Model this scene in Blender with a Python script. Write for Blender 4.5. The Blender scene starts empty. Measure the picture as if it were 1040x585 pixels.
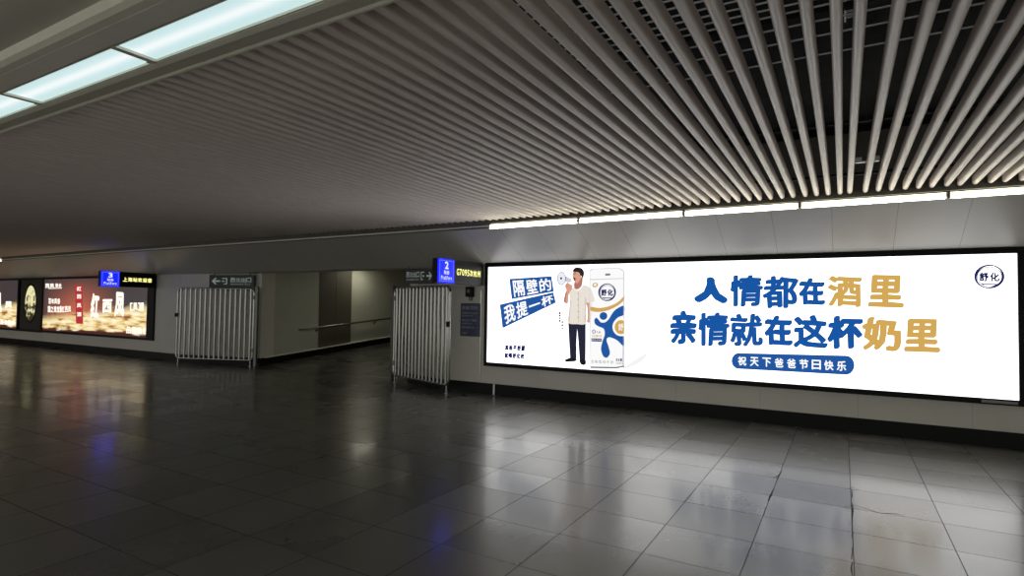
import bpy, bmesh, math, random
from mathutils import Vector, Matrix
random.seed(4)
SC = bpy.context.scene
COL = SC.collection

# ------------------------------------------------------------------ camera
F_PX, YAW, PITCH, ROLL = 580.13, math.radians(30.079), math.radians(1.916), math.radians(0.84)
EYE = Vector((0, 0, 1.6))
fw = Vector((-math.sin(YAW)*math.cos(PITCH), math.cos(YAW)*math.cos(PITCH), math.sin(PITCH)))
_r = Vector((math.cos(YAW), math.sin(YAW), 0)); _u = _r.cross(fw)
rt = math.cos(ROLL)*_r + math.sin(ROLL)*_u
up = -math.sin(ROLL)*_r + math.cos(ROLL)*_u
cam = bpy.data.cameras.new('camera'); co = bpy.data.objects.new('camera', cam); COL.objects.link(co)
cam.sensor_width = 36; cam.lens = F_PX/1040*36; cam.clip_start = 0.05
co.matrix_world = Matrix(((rt.x, up.x, -fw.x, 0), (rt.y, up.y, -fw.y, 0), (rt.z, up.z, -fw.z, 1.6), (0, 0, 0, 1)))
SC.camera = co

# ------------------------------------------------------------------ world, exposure, lamp strengths
w = bpy.data.worlds.new('world'); SC.world = w; w.use_nodes = True
w.node_tree.nodes['Background'].inputs[0].default_value = (0.51, 0.51, 0.48, 1)
w.node_tree.nodes['Background'].inputs[1].default_value = 1.6
SC.view_settings.view_transform = 'Standard'; SC.view_settings.look = 'None'
SC.view_settings.gamma = 1; SC.view_settings.use_curve_mapping = False
SC.view_settings.exposure = 0.0
BOARD_E = 2.2        # white of the big backlit board
PANEL_E = 0.94       # ceiling light panels
STRIP_E = 22.0        # added glowing underside of the slim strips, lights the sloped panels

def lamp(name, kind, loc, energy, color=(1, 1, 1), size=None, size_y=None, rot=(0, 0, 0), spread=None):
    L = bpy.data.lights.new(name, kind); L.energy = energy; L.color = color
    if kind == 'AREA':
        L.shape = 'RECTANGLE'; L.size = size; L.size_y = size_y
        if spread: L.spread = spread
    elif size: L.shadow_soft_size = size
    o = bpy.data.objects.new(name, L); COL.objects.link(o); o.location = loc; o.rotation_euler = rot
    return o

D = 8.9125           # distance of the long advertising wall

# ------------------------------------------------------------------ colour / materials
def lin(r, g, b):
    f = lambda c: (c/255)/12.92 if c/255 <= 0.04045 else ((c/255+0.055)/1.055)**2.4
    return (f(r), f(g), f(b), 1)

def mat(name, rgb, rough=0.5, metal=0.0, spec=0.5, noise=0.0, nscale=8.0, bump=0.0, bscale=40.0, stretch=(1, 1, 1)):
    m = bpy.data.materials.new(name); m.use_nodes = True
    N, Lk = m.node_tree.nodes, m.node_tree.links
    b = N['Principled BSDF']; c = lin(*rgb)
    b.inputs['Base Color'].default_value = c
    b.inputs['Roughness'].default_value = rough; b.inputs['Metallic'].default_value = metal
    b.inputs['Specular IOR Level'].default_value = spec
    if noise or bump:
        tc = N.new('ShaderNodeTexCoord'); mp = N.new('ShaderNodeMapping'); mp.inputs['Scale'].default_value = stretch
        Lk.new(tc.outputs['Object'], mp.inputs[0])
        if noise:
            n = N.new('ShaderNodeTexNoise'); n.inputs['Scale'].default_value = nscale; n.inputs['Detail'].default_value = 5
            Lk.new(mp.outputs[0], n.inputs['Vector'])
            r = N.new('ShaderNodeMapRange'); r.inputs['From Min'].default_value = .3; r.inputs['From Max'].default_value = .7
            r.inputs['To Min'].default_value = 1-noise; r.inputs['To Max'].default_value = 1+noise
            Lk.new(n.outputs['Fac'], r.inputs['Value'])
            mx = N.new('ShaderNodeMix'); mx.data_type = 'RGBA'; mx.blend_type = 'MULTIPLY'; mx.inputs[0].default_value = 1
            mx.inputs[6].default_value = c; Lk.new(r.outputs[0], mx.inputs[7]); Lk.new(mx.outputs[2], b.inputs['Base Color'])
            r2 = N.new('ShaderNodeMapRange'); r2.inputs['To Min'].default_value = rough*.8; r2.inputs['To Max'].default_value = min(1, rough*1.2)
            Lk.new(n.outputs['Fac'], r2.inputs['Value']); Lk.new(r2.outputs[0], b.inputs['Roughness'])
        if bump:
            n2 = N.new('ShaderNodeTexNoise'); n2.inputs['Scale'].default_value = bscale; Lk.new(mp.outputs[0], n2.inputs['Vector'])
            bp = N.new('ShaderNodeBump'); bp.inputs['Strength'].default_value = bump; bp.inputs['Distance'].default_value = .01
            Lk.new(n2.outputs['Fac'], bp.inputs['Height']); Lk.new(bp.outputs[0], b.inputs['Normal'])
    return m

def emit(name, rgb, strength=1.0):
    m = bpy.data.materials.new(name); m.use_nodes = True
    b = m.node_tree.nodes['Principled BSDF']; c = lin(*rgb)
    b.inputs['Base Color'].default_value = (0.02, 0.02, 0.02, 1); b.inputs['Roughness'].default_value = .5
    b.inputs['Specular IOR Level'].default_value = 0.2
    b.inputs['Emission Color'].default_value = c; b.inputs['Emission Strength'].default_value = strength
    return m

def seam_mat(name, rgb, x0, step, width=.006, rough=.4, dark=.35, noise=.08, axis='X'):
    """painted sheet panels with dark butt joints every `step` metres"""
    m = mat(name, rgb, rough, noise=noise, nscale=1.5)
    N, Lk = m.node_tree.nodes, m.node_tree.links; b = N['Principled BSDF']
    src = b.inputs['Base Color'].links[0].from_socket
    tc = N.new('ShaderNodeTexCoord'); sp = N.new('ShaderNodeSeparateXYZ'); Lk.new(tc.outputs['Object'], sp.inputs[0])
    def M(op, a, v):
        n = N.new('ShaderNodeMath'); n.operation = op; Lk.new(a, n.inputs[0]); n.inputs[1].default_value = v; return n.outputs[0]
    t = M('FRACT', M('DIVIDE', M('SUBTRACT', sp.outputs[axis], x0-width/2), step), 0)
    s = M('LESS_THAN', t, width/step)
    mx = N.new('ShaderNodeMix'); mx.data_type = 'RGBA'; Lk.new(s, mx.inputs[0]); Lk.new(src, mx.inputs[6])
    c = lin(*rgb); mx.inputs[7].default_value = (c[0]*dark, c[1]*dark, c[2]*dark, 1)
    Lk.new(mx.outputs[2], b.inputs['Base Color'])
    return m

def floor_mat():
    m = bpy.data.materials.new('polished_floor_tile'); m.use_nodes = True
    N, Lk = m.node_tree.nodes, m.node_tree.links; b = N['Principled BSDF']
    tc = N.new('ShaderNodeTexCoord'); mp = N.new('ShaderNodeMapping')
    mp.inputs['Location'].default_value = (-0.055+60.0, -5.483+58.5, 0); Lk.new(tc.outputs['Object'], mp.inputs[0])
    br = N.new('ShaderNodeTexBrick'); br.offset = 0; br.squash = 1
    br.inputs['Scale'].default_value = 1; br.inputs['Brick Width'].default_value = .6; br.inputs['Row Height'].default_value = .585
    br.inputs['Mortar Size'].default_value = .0035; br.inputs['Mortar Smooth'].default_value = .1
    br.inputs['Color1'].default_value = (0, 0, 0, 1); br.inputs['Color2'].default_value = (1, 1, 1, 1); br.inputs['Mortar'].default_value = (.5, .5, .5, 1)
    Lk.new(mp.outputs[0], br.inputs['Vector'])
    ns = N.new('ShaderNodeTexNoise'); ns.inputs['Scale'].default_value = 2.2; ns.inputs['Detail'].default_value = 6; Lk.new(tc.outputs['Object'], ns.inputs['Vector'])
    gr = N.new('ShaderNodeTexNoise'); gr.inputs['Scale'].default_value = 120; gr.inputs['Detail'].default_value = 3; Lk.new(tc.outputs['Object'], gr.inputs['Vector'])
    ramp = N.new('ShaderNodeValToRGB'); e = ramp.color_ramp.elements
    e[0].color = lin(72, 72, 68); e[1].color = lin(97, 96, 90)
    add = N.new('ShaderNodeMath'); add.operation = 'MULTIPLY_ADD'; add.inputs[1].default_value = .5
    sepc = N.new('ShaderNodeMath'); sepc.operation = 'MULTIPLY'; sepc.inputs[1].default_value = .5; Lk.new(ns.outputs['Fac'], sepc.inputs[0])
    Lk.new(br.outputs['Color'], add.inputs[0]); Lk.new(sepc.outputs[0], add.inputs[2]); Lk.new(add.outputs[0], ramp.inputs[0])
    mul = N.new('ShaderNodeMix'); mul.data_type = 'RGBA'; mul.blend_type = 'MULTIPLY'; mul.inputs[0].default_value = .35
    Lk.new(ramp.outputs[0], mul.inputs[6]); Lk.new(gr.outputs['Color'], mul.inputs[7])
    seam = N.new('ShaderNodeMix'); seam.data_type = 'RGBA'; Lk.new(br.outputs['Fac'], seam.inputs[0]); Lk.new(mul.outputs[2], seam.inputs[6])
    seam.inputs[7].default_value = lin(18, 17, 15); Lk.new(seam.outputs[2], b.inputs['Base Color'])
    rr = N.new('ShaderNodeMapRange'); rr.inputs['To Min'].default_value = .2; rr.inputs['To Max'].default_value = .37
    Lk.new(add.outputs[0], rr.inputs['Value'])
    rm = N.new('ShaderNodeMix'); rm.inputs[3].default_value = .8; Lk.new(br.outputs['Fac'], rm.inputs[0]); Lk.new(rr.outputs[0], rm.inputs[2]); Lk.new(rm.outputs[0], b.inputs['Roughness'])
    b.inputs['IOR'].default_value = 1.5; b.inputs['Specular IOR Level'].default_value = .42; b.inputs['Specular Tint'].default_value = (1, .965, .88, 1)
    b.inputs['Coat Weight'].default_value = .16; b.inputs['Coat Roughness'].default_value = .1; b.inputs['Coat Tint'].default_value = (1, .98, .93, 1)
    # slow waviness of every slab plus a small tilt from slab to slab
    wv = N.new('ShaderNodeTexNoise'); wv.inputs['Scale'].default_value = 3.0; wv.inputs['Detail'].default_value = 0; Lk.new(tc.outputs['Object'], wv.inputs['Vector'])
    bp = N.new('ShaderNodeBump'); bp.inputs['Strength'].default_value = .035; bp.inputs['Distance'].default_value = .03; Lk.new(wv.outputs['Fac'], bp.inputs['Height'])
    inv = N.new('ShaderNodeMath'); inv.operation = 'SUBTRACT'; inv.inputs[0].default_value = 1; Lk.new(br.outputs['Fac'], inv.inputs[1])
    b2 = N.new('ShaderNodeBump'); b2.inputs['Strength'].default_value = .4; b2.inputs['Distance'].default_value = .002
    Lk.new(inv.outputs[0], b2.inputs['Height']); Lk.new(bp.outputs[0], b2.inputs['Normal']); Lk.new(b2.outputs[0], b.inputs['Normal'])
    return m

M = {}
M['floor'] = floor_mat()
M['wall'] = seam_mat('enamel_wall_panel', (214, 211, 200), -5.83, 1.2, .005, rough=.42, dark=.7, noise=.05)
M['passage'] = seam_mat('passage_wall_panel', (190, 190, 176), 10.4, .93, .006, rough=.45, dark=.75, noise=.05, axis='Y')
M['brown'] = mat('dark_cladding', (92, 88, 76), .5, noise=.06)
M['fascia'] = seam_mat('sloped_ceiling_panel', (188, 184, 176), .568, .68, .006, rough=.34, dark=.45, noise=.04)
M['soffit'] = mat('painted_soffit', (232, 227, 212), .6, noise=.05, nscale=3)
M['slat'] = mat('grey_slat_paint', (222, 209, 201), .42, noise=.07, nscale=5, stretch=(8, 1, 8))
M['ledge'] = mat('dark_grey_ledge', (96, 94, 86), .5, noise=.04)
M['band'] = mat('grey_metal_band', (232, 227, 210), .45, noise=.03)
M['ridge'] = mat('pale_moulding', (240, 236, 218), .5, noise=.03)
M['void'] = mat('black_plenum', (5, 5, 5), .9, noise=.1)
M['base'] = mat('black_skirting_stone', (12, 13, 13), .45, spec=.2, noise=.15, nscale=6)
M['black'] = mat('black_frame', (7, 7, 8), .4, spec=.15, noise=.1)
M['blackmatt'] = mat('black_box_paint', (16, 16, 16), .5, spec=.25, noise=.1)
M['steel'] = mat('stainless_steel', (170, 170, 165), .24, 1.0, noise=.05, nscale=3, stretch=(20, 20, 1), bump=.05, bscale=14)
M['steeldark'] = mat('weathered_steel', (120, 120, 114), .4, .8, noise=.1)
M['galv'] = mat('galvanised_conduit', (225, 225, 228), .35, .3, noise=.08)
M['rail'] = mat('steel_rail', (150, 149, 140), .25, .9, noise=.05)
M['baserail'] = mat('base_rail_glint_paint', (240, 238, 226), .35, .2, noise=.05)  # pale paint stands in for the glint on the metal rail
M['greytag'] = mat('grey_tag', (150, 150, 150), .5, noise=.1)
M['green'] = mat('exit_sign_board', (22, 34, 30), .4, noise=.06)
M['navy'] = mat('navy_notice', (30, 42, 80), .3, noise=.1, nscale=20)
M['inkpale'] = mat('pale_notice_ink', (176, 188, 212), .6, noise=.05)
M['board'] = emit('backlit_white', (255, 255, 255), BOARD_E)
M['blue'] = emit('print_blue', (24, 84, 160))
M['gold'] = emit('print_gold', (208, 166, 88))
M['navyp'] = emit('print_navy', (26, 32, 92))
M['white'] = emit('print_white', (255, 255, 255), 1.05)
M['skin'] = emit('print_skin', (214, 160, 136))
M['skin2'] = emit('print_skin_shade', (178, 116, 98))
M['hair'] = emit('print_hair', (40, 30, 30))
M['shirt'] = emit('print_cream', (232, 224, 212))
M['shirt2'] = emit('print_cream_fold', (206, 196, 184))
M['trouser'] = emit('print_trousers', (30, 32, 52))
M['shoe'] = emit('print_shoe', (14, 14, 18))
M['mouth'] = emit('print_mouth', (120, 30, 34))
M['carton'] = emit('print_carton_white', (250, 250, 250), 1.0)
M['cartong'] = emit('print_carton_grey', (204, 206, 212))
M['horn'] = emit('print_horn', (232, 236, 246))
M['grey'] = emit('print_grey', (120, 122, 128))
M['softgrey'] = emit('print_soft_shadow', (243, 243, 244))
M['plate'] = emit('lit_blue_plate', (8, 18, 225), 3.4)
M['plateedge'] = emit('lit_blue_edge', (110, 135, 255), 1.1)
M['plateink'] = emit('lit_plate_ink', (225, 232, 255), 1.1)
M['led'] = emit('led_yellow', (255, 250, 150), 1.3)
M['exitink'] = emit('exit_glow', (190, 205, 196), .32)
M['exitinkdim'] = emit('exit_glow_dim', (170, 180, 176), .38)
M['warmwhite'] = emit('advert_white', (255, 246, 232), 1.1)
M['red'] = emit('advert_red', (180, 46, 54), 1.0)

# ------------------------------------------------------------------ mesh helpers
def obj(name, bm, m=None, parent=None, smooth=False, loc=None):
    me = bpy.data.meshes.new(name)
    if isinstance(bm, bmesh.types.BMesh):
        bm.normal_update(); bm.to_mesh(me); bm.free()
    else:
        me.from_pydata(*bm); me.update()
    if m: me.materials.append(m)
    if smooth:
        me.shade_smooth()
        me.set_sharp_from_angle(angle=math.radians(40))
    o = bpy.data.objects.new(name, me); COL.objects.link(o)
    if parent: o.parent = parent
    if loc: o.location = loc
    return o

def tag(o, label=None, cat=None, group=None, kind=None):
    if label: o['label'] = label
    if cat: o['category'] = cat
    if group: o['group'] = group
    if kind: o['kind'] = kind
    return o

def thing(name, label, cat, loc=(0, 0, 0), rz=0, group=None):
    o = bpy.data.objects.new(name, None); COL.objects.link(o); o.location = loc; o.rotation_euler = (0, 0, rz)
    o.empty_display_size = .1
    return tag(o, label, cat, group)

def struct(name, bm, m, smooth=False, parent=None):
    o = obj(name, bm, m, parent, smooth)
    if not parent: o['kind'] = 'structure'
    return o

def box(bm, x0, x1, y0, y1, z0, z1, bev=0):
    vs = [bm.verts.new(p) for p in ((x0, y0, z0), (x1, y0, z0), (x1, y1, z0), (x0, y1, z0), (x0, y0, z1), (x1, y0, z1), (x1, y1, z1), (x0, y1, z1))]
    fs = [bm.faces.new([vs[i] for i in q]) for q in ((0, 3, 2, 1), (4, 5, 6, 7), (0, 1, 5, 4), (1, 2, 6, 5), (2, 3, 7, 6), (3, 0, 4, 7))]
    if bev:
        bmesh.ops.bevel(bm, geom=list({e for f in fs for e in f.edges}), offset=bev, segments=2, affect='EDGES', profile=.5)
    return bm

def BOX(*a, **k): return box(bmesh.new(), *a, **k)

def tube(bm, pts, r, n=10, caps=True):
    pts = [Vector(p) for p in pts]; rings = []
    t0 = (pts[1]-pts[0]).normalized(); a = Vector((0, 0, 1)) if abs(t0.z) < .9 else Vector((1, 0, 0))
    nrm = t0.cross(a).normalized()
    for i, p in enumerate(pts):
        d = ((pts[min(i+1, len(pts)-1)]-p).normalized()+(p-pts[max(i-1, 0)]).normalized()).normalized()
        nrm = (nrm-d*nrm.dot(d)).normalized(); bn = d.cross(nrm)
        rr = r[i] if isinstance(r, (list, tuple)) else r
        rings.append([bm.verts.new(p+rr*(math.cos(2*math.pi*k/n)*nrm+math.sin(2*math.pi*k/n)*bn)) for k in range(n)])
    for A, B in zip(rings, rings[1:]):
        for k in range(n): bm.faces.new((A[k], A[(k+1) % n], B[(k+1) % n], B[k]))
    if caps:
        bm.faces.new(rings[0][::-1]); bm.faces.new(rings[-1])
    return bm

def TUBE(pts, r, n=10): return tube(bmesh.new(), pts, r, n)

def sheet(profile, x0, x1):
    """closed (y, z) outline extruded along x"""
    bm = bmesh.new()
    A = [bm.verts.new((x0, y, z)) for y, z in profile]; B = [bm.verts.new((x1, y, z)) for y, z in profile]
    n = len(profile)
    for i in range(n): bm.faces.new((A[i], A[(i+1) % n], B[(i+1) % n], B[i]))
    bm.faces.new(A[::-1]); bm.faces.new(B)
    bmesh.ops.recalc_face_normals(bm, faces=bm.faces[:])
    return bm

def prism(plan, z0, z1):
    """(x, y) outline extruded upward"""
    bm = bmesh.new()
    A = [bm.verts.new((x, y, z0)) for x, y in plan]; B = [bm.verts.new((x, y, z1)) for x, y in plan]
    n = len(plan)
    for i in range(n): bm.faces.new((A[i], A[(i+1) % n], B[(i+1) % n], B[i]))
    bm.faces.new(A[::-1]); bm.faces.new(B)
    bmesh.ops.recalc_face_normals(bm, faces=bm.faces[:])
    return bm

# photo coordinate -> point on an upright surface (used to measure the prints on the boards)
def ray(x, y): return fw+rt*((x-520)/F_PX)-up*((y-292.5)/F_PX)
def onY(x, y, Y):
    d = ray(x, y); t = Y/d.y; return Vector((d.x*t, Y, 1.6+d.z*t))

# ------------------------------------------------------------------ lettering
_gc = {}
def glyph(ch):
    """filled outline of one character, scaled to the unit square: (verts, faces, width/height)"""
    if ch in _gc: return _gc[ch]
    cu = bpy.data.curves.new('g', 'FONT'); cu.body = ch; cu.size = 1; cu.resolution_u = 3
    o = bpy.data.objects.new('g', cu); COL.objects.link(o)
    dg = bpy.context.evaluated_depsgraph_get(); dg.update()
    me = bpy.data.meshes.new_from_object(o.evaluated_get(dg))
    v = [(p.co.x, p.co.y) for p in me.vertices]; f = [tuple(q.vertices) for q in me.polygons]
    bpy.data.objects.remove(o); bpy.data.curves.remove(cu); bpy.data.meshes.remove(me)
    if not v: _gc[ch] = None; return None
    x0, x1 = min(p[0] for p in v), max(p[0] for p in v); y0, y1 = min(p[1] for p in v), max(p[1] for p in v)
    if y1-y0 < .35*(x1-x0): m = (y0+y1)/2; h = .5*(x1-x0); y0, y1 = m-h, m+h
    if x1-x0 < .25*(y1-y0): m = (x0+x1)/2; h = .2*(y1-y0); x0, x1 = m-h, m+h
    _gc[ch] = ([((p[0]-x0)/(x1-x0), (p[1]-y0)/(y1-y0)) for p in v], f); return _gc[ch]

def quad_letters(items, bold=0.0, nb=8, wob=0.0, nib=1.0):
    """items: (char, map(u, v) -> point). One mesh. bold: stroke growth as a share of the glyph's size."""
    V, F = [], []
    for ch, mp in items:
        g = glyph(ch)
        if not g: continue
        shifts = [(0, 0)]
        for k in range(nb if bold else 0):      # pen nib: an ellipse leaning to the right
            a = 2*math.pi*k/nb; ex, ey = bold*math.cos(a), bold*nib*math.sin(a); c35, s35 = .82, .57
            shifts.append((ex*c35-ey*s35, ex*s35+ey*c35))
        for sx, sy in shifts:
            s = len(V)
            for a, b in g[0]:
                u, v = bold+a*(1-2*bold)+sx, bold+b*(1-2*bold)+sy
                if wob: u, v = u+wob*math.sin(7*v+ord(ch)), v+wob*(math.sin(6*u+2*ord(ch)))+wob*.6*(u-.5)
                V.append(tuple(mp(u, v)))
            F += [tuple(i+s for i in f) for f in g[1]]
    return (V, [], F)

def lerp(a, b, t): return a+(b-a)*t
def quad(tl, tr, br, bl, Y):
    """photo corners -> bilinear patch on the plane at distance Y"""
    P = [onY(*q, Y) for q in (tl, tr, br, bl)]
    return lambda u, v: lerp(lerp(P[3], P[2], u), lerp(P[0], P[1], u), v)
def rect3(o, ux, uz, w, h):
    o, ux, uz = Vector(o), Vector(ux), Vector(uz)
    return lambda u, v: o+ux*(u*w)+uz*(v*h)

def line_items(text, mp, gap=.12, weights=None):
    """spread a text over one patch"""
    ws = weights or [(.45 if c in 'il1.,|' else .62 if ord(c) < 128 else 1.0) for c in text]
    tot = sum(ws)+gap*(len(text)-1); out = []; u = 0
    for c, w_ in zip(text, ws):
        a, b = u/tot, (u+w_)/tot; u += w_+gap
        if c == ' ': continue
        lo, hi = (0, 1)
        if c in 'aceimnorsuvwxz': hi = .72
        out.append((c, (lambda a, b, lo, hi: lambda p, q: mp(a+(b-a)*p, lo+(hi-lo)*q))(a, b, lo, hi)))
    return out

# ------------------------------------------------------------------ smooth flat prints
def smooth_pts(pts, n=5):
    out = []; L = len(pts)
    for i in range(L):
        p0, p1, p2, p3 = (Vector(pts[(i+k-1) % L]) for k in range(4))
        for k in range(n):
            t = k/n
            out.append(.5*((2*p1)+(p2-p0)*t+(2*p0-5*p1+4*p2-p3)*t*t+(3*p1-p0-3*p2+p3)*t**3))
    return out
def flat(name, pts, m, parent, Y, smooth=True, label=None):
    """a flat printed shape traced on the board (photo points), lying on its plane"""
    P = smooth_pts(pts) if smooth else [Vector(p) for p in pts]
    bm = bmesh.new(); vs = [bm.verts.new(onY(p[0], p[1], Y)) for p in P]
    es = [bm.edges.new((vs[i], vs[(i+1) % len(vs)])) for i in range(len(vs))]
    bmesh.ops.triangle_fill(bm, use_beauty=True, edges=es)
    o = obj(name, bm, m, parent)
    if label: o['label'] = label
    return o
def ell(cx, cy, rx, ry, n=16, a0=0, a1=2*math.pi):
    return [(cx+rx*math.cos(a0+(a1-a0)*k/n), cy+ry*math.sin(a0+(a1-a0)*k/n)) for k in range(n)]
def ring(name, cx, cy, rx, ry, t, m, parent, Y, n=36, wob=0):
    bm = bmesh.new(); A, B = [], []
    for k in range(n):
        a = 2*math.pi*k/n; tt = t*(1+wob*math.sin(2*a+1))
        A.append(bm.verts.new(onY(cx+rx*math.cos(a), cy+ry*math.sin(a), Y)))
        B.append(bm.verts.new(onY(cx+(rx-tt)*math.cos(a), cy+(ry-tt)*math.sin(a), Y)))
    for k in range(n): bm.faces.new((A[k], A[(k+1) % n], B[(k+1) % n], B[k]))
    return obj(name, bm, m, parent)

# ================================================================== SETTING
XL, XR, YF = -34.0, 6.0, -0.5   # open side behind the viewer added to let grey world light in
WY = 8.93                     # face of the long wall (boards stand 2 cm proud)
# floor
struct('floor', BOX(XL, XR, YF-6, 9.45, -.2, 0), M['floor'])
M['chip'] = mat('dark_chip', (14, 13, 12), .9, noise=.1)
M['chalk'] = mat('pale_chip', (150, 148, 140), .7, noise=.1)
fl = bpy.data.objects['floor']
def onF(x, y):
    d = ray(x, y); t = -1.6/d.z; return Vector((d.x*t, d.y*t, .0006))
def chip(path, wd, m, label):
    P = [onF(*q) for q in path]; bm = bmesh.new(); A = []
    for i, p in enumerate(P):
        d = (P[min(i+1, len(P)-1)]-P[max(i-1, 0)]).normalized(); n = Vector((-d.y, d.x, 0)); w_ = wd*.55*(.35 if i in (0, len(P)-1) else random.uniform(.6, 1.2))
        A.append((bm.verts.new(p+n*w_), bm.verts.new(p-n*w_)))
    for a, b in zip(A, A[1:]): bm.faces.new((a[0], a[1], b[1], b[0]))
    for f in bm.faces:
        f.normal_update()
        if f.normal.z < 0: f.normal_flip()
    o = obj('crack', bm, m, fl); o['label'] = label
fz = lambda pts: [(480+x/1.857, 370+y/1.857) for x, y in pts]
for P, wd in (([(62, 141), (80, 138), (95, 132), (116, 122)], .016), ([(22, 156), (30, 157), (38, 155)], .014), ([(144, 153), (160, 150), (176, 151)], .010), ([(268, 151), (284, 147), (300, 144)], .012),
              ([(584, 199), (577, 212), (572, 222)], .012), ([(568, 234), (562, 248), (557, 258)], .014), ([(554, 268), (549, 286)], .012), ([(556, 211), (570, 214), (582, 206)], .012), ([(556, 208), (568, 206)], .008), ([(549, 244), (560, 250), (566, 244)], .008),
              ([(715, 236), (716, 246), (715, 252)], .010), ([(716, 262), (717, 275), (715, 300)], .012), ([(715, 308), (717, 318), (715, 326)], .010), ([(715, 345), (717, 352), (714, 368)], .010), ([(716, 374), (714, 385), (716, 398)], .012), ([(700, 268), (722, 266), (740, 272), (770, 281), (800, 282), (814, 287)], .007), ([(703, 236), (720, 232), (733, 237)], .006)):
    chip(fz(P), wd, M['chip'], 'dark crack in the floor tiles')
for P, wd in (([(706, 238), (720, 236), (732, 238)], .012), ([(702, 272), (716, 270), (732, 273)], .014)): chip(fz(P), wd, M['chalk'], 'pale chipped spot')
# ramp of the passage
RS = .078
def rz(y): return max(0, RS*(y-9.45))
bm = sheet([(9.45, -.2), (20, -.2), (20, rz(20)), (9.45, 0)], -13.0, -7.6)
struct('floor_ramp', bm, M['floor'])
# long wall: advert side, splayed corner, passage, splayed corner, billboard side
struct('wall_back', BOX(XL, -15.55, WY, WY+.4, 0, 2.42), M['wall'])
struct('wall_back.001', prism([(-15.55, WY), (-12.95, 9.5), (-12.95, 9.9), (-15.55, 9.9)], 0, 2.46), M['wall'])
struct('wall_passage_left', BOX(-13.35, -12.95, 9.9, 20, 0, 3.6), M['passage'])
struct('wall_passage_right', BOX(-7.6, -7.2, 9.6, 20, 0, 3.6), M['passage'])
struct('wall_passage_end', BOX(-13.0, -7.2, 20, 20.2, 0, 4.2), M['passage'])
struct('wall_back.002', prism([(-7.9, 9.35), (-6.75, WY), (-6.75, 9.9), (-7.9, 9.9)], 0, 2.42), M['wall'])
struct('wall_back.003', BOX(-6.75, XR, WY, WY+.4, 0, 2.46), M['wall'])
# dark cladding panels in the passage
bm = BOX(-12.955, -12.935, 11.37, 11.975, rz(11.4)+.2, 2.9); box(bm, -12.955, -12.935, 11.985, 12.6, rz(12)+.2, 2.9)
struct('trim_4', bm, M['brown'])
# hall ends; side behind the camera left open for the world light
struct('wall_left', BOX(XL-.2, XL, YF, WY+.4, 0, 3.6), M['wall'])
struct('wall_right', BOX(XR, XR+.2, YF, WY+.4, 0, 3.6), M['wall'])
# skirting
HB = .195
struct('baseboard_back', BOX(XL, -15.55, WY-.015, WY, 0, HB), M['base'])
struct('baseboard_back.001', prism([(-15.55, WY-.015), (-12.94, 9.485), (-12.95, 9.5), (-15.55, WY)], 0, HB), M['base'])
struct('baseboard_back.002', prism([(-7.9, 9.335), (-6.75, WY-.015), (-6.75, WY), (-7.9, 9.35)], 0, HB), M['base'])
struct('baseboard_back.003', BOX(-6.75, XR, WY-.015, WY, 0, HB), M['base'])
bm = bmesh.new()
def slope_box(bm, x0, x1, y0, y1, h0, h1):
    vs = [bm.verts.new(p) for p in ((x0, y0, rz(y0)+h0), (x1, y0, rz(y0)+h0), (x1, y1, rz(y1)+h0), (x0, y1, rz(y1)+h0),
                                    (x0, y0, rz(y0)+h1), (x1, y0, rz(y0)+h1), (x1, y1, rz(y1)+h1), (x0, y1, rz(y1)+h1))]
    for q in ((0, 3, 2, 1), (4, 5, 6, 7), (0, 1, 5, 4), (1, 2, 6, 5), (2, 3, 7, 6), (3, 0, 4, 7)): bm.faces.new([vs[i] for i in q])
    return bm
struct('baseboard_passage', slope_box(bmesh.new(), -12.955, -12.925, 9.5, 20, 0, .185), M['base'])
o = struct('trim_5', TUBE([(-12.91, 9.62, rz(9.62)+.19), (-12.91, 19.9, rz(19.9)+.19)], .02, 8), M['baserail'], True)
struct('baseboard_passage.001', slope_box(bmesh.new(), -7.63, -7.6, 9.62, 20, 0, .185), M['base'])

# ceilings ----------------------------------------------------------
SLZ, SY0, SY1 = 3.0, 1.93, 7.84
# dark plenum above the slats, the slats are its children
ceil = struct('ceiling', BOX(XL, XR, 1.5, 9.4, 3.75, 3.9), M['void'])
PITCH_X = .1265
def slat_bm(bm, x, y0, y1, w_=.054, h=.09):
    prof = [(-w_/2, h), (-w_/2, w_/2)]
    for k in range(1, 8):
        a = math.pi+math.pi*k/8
        prof.append((w_/2*math.cos(a), w_/2+w_/2*math.sin(a)))
    prof += [(w_/2, w_/2), (w_/2, h)]
    rings = []
    for y, s in ((y0, 1), (y1-.03, 1), (y1-.012, .85), (y1, .5)):
        rings.append([bm.verts.new((x+px*s, y, SLZ+h/2+(pz-h/2)*s)) for px, pz in prof])
    n = len(prof)
    for A, B in zip(rings, rings[1:]):
        for k in range(n): bm.faces.new((A[k], B[k], B[(k+1) % n], A[(k+1) % n]))
    bm.faces.new(rings[0]); bm.faces.new(rings[-1][::-1])
    return bm
def slat_x(k):
    x = .595+.1265*9-PITCH_X*k
    return .078 if k == 13 else x+.022+random.uniform(-.006, .006)
NS = 100
for k in range(NS):
    o = obj('slat', slat_bm(bmesh.new(), slat_x(k), SY0, SY1+random.uniform(-.012, .012)), M['slat'], ceil, True)
bm = bmesh.new()
for k in list(range(NS, 275))+list(range(-30, 0)): slat_bm(bm, slat_x(k), SY0, SY1)
o = obj('slat', bm, M['slat'], ceil, True); o['kind'] = 'stuff'
# carriers above the slats (black runners)
for y in (3.2, 5.2, 7.2):
    bm = BOX(XL, XR, y-.02, y+.02, SLZ+.09, SLZ+.115); obj('runner', bm, M['void'], ceil)
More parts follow.
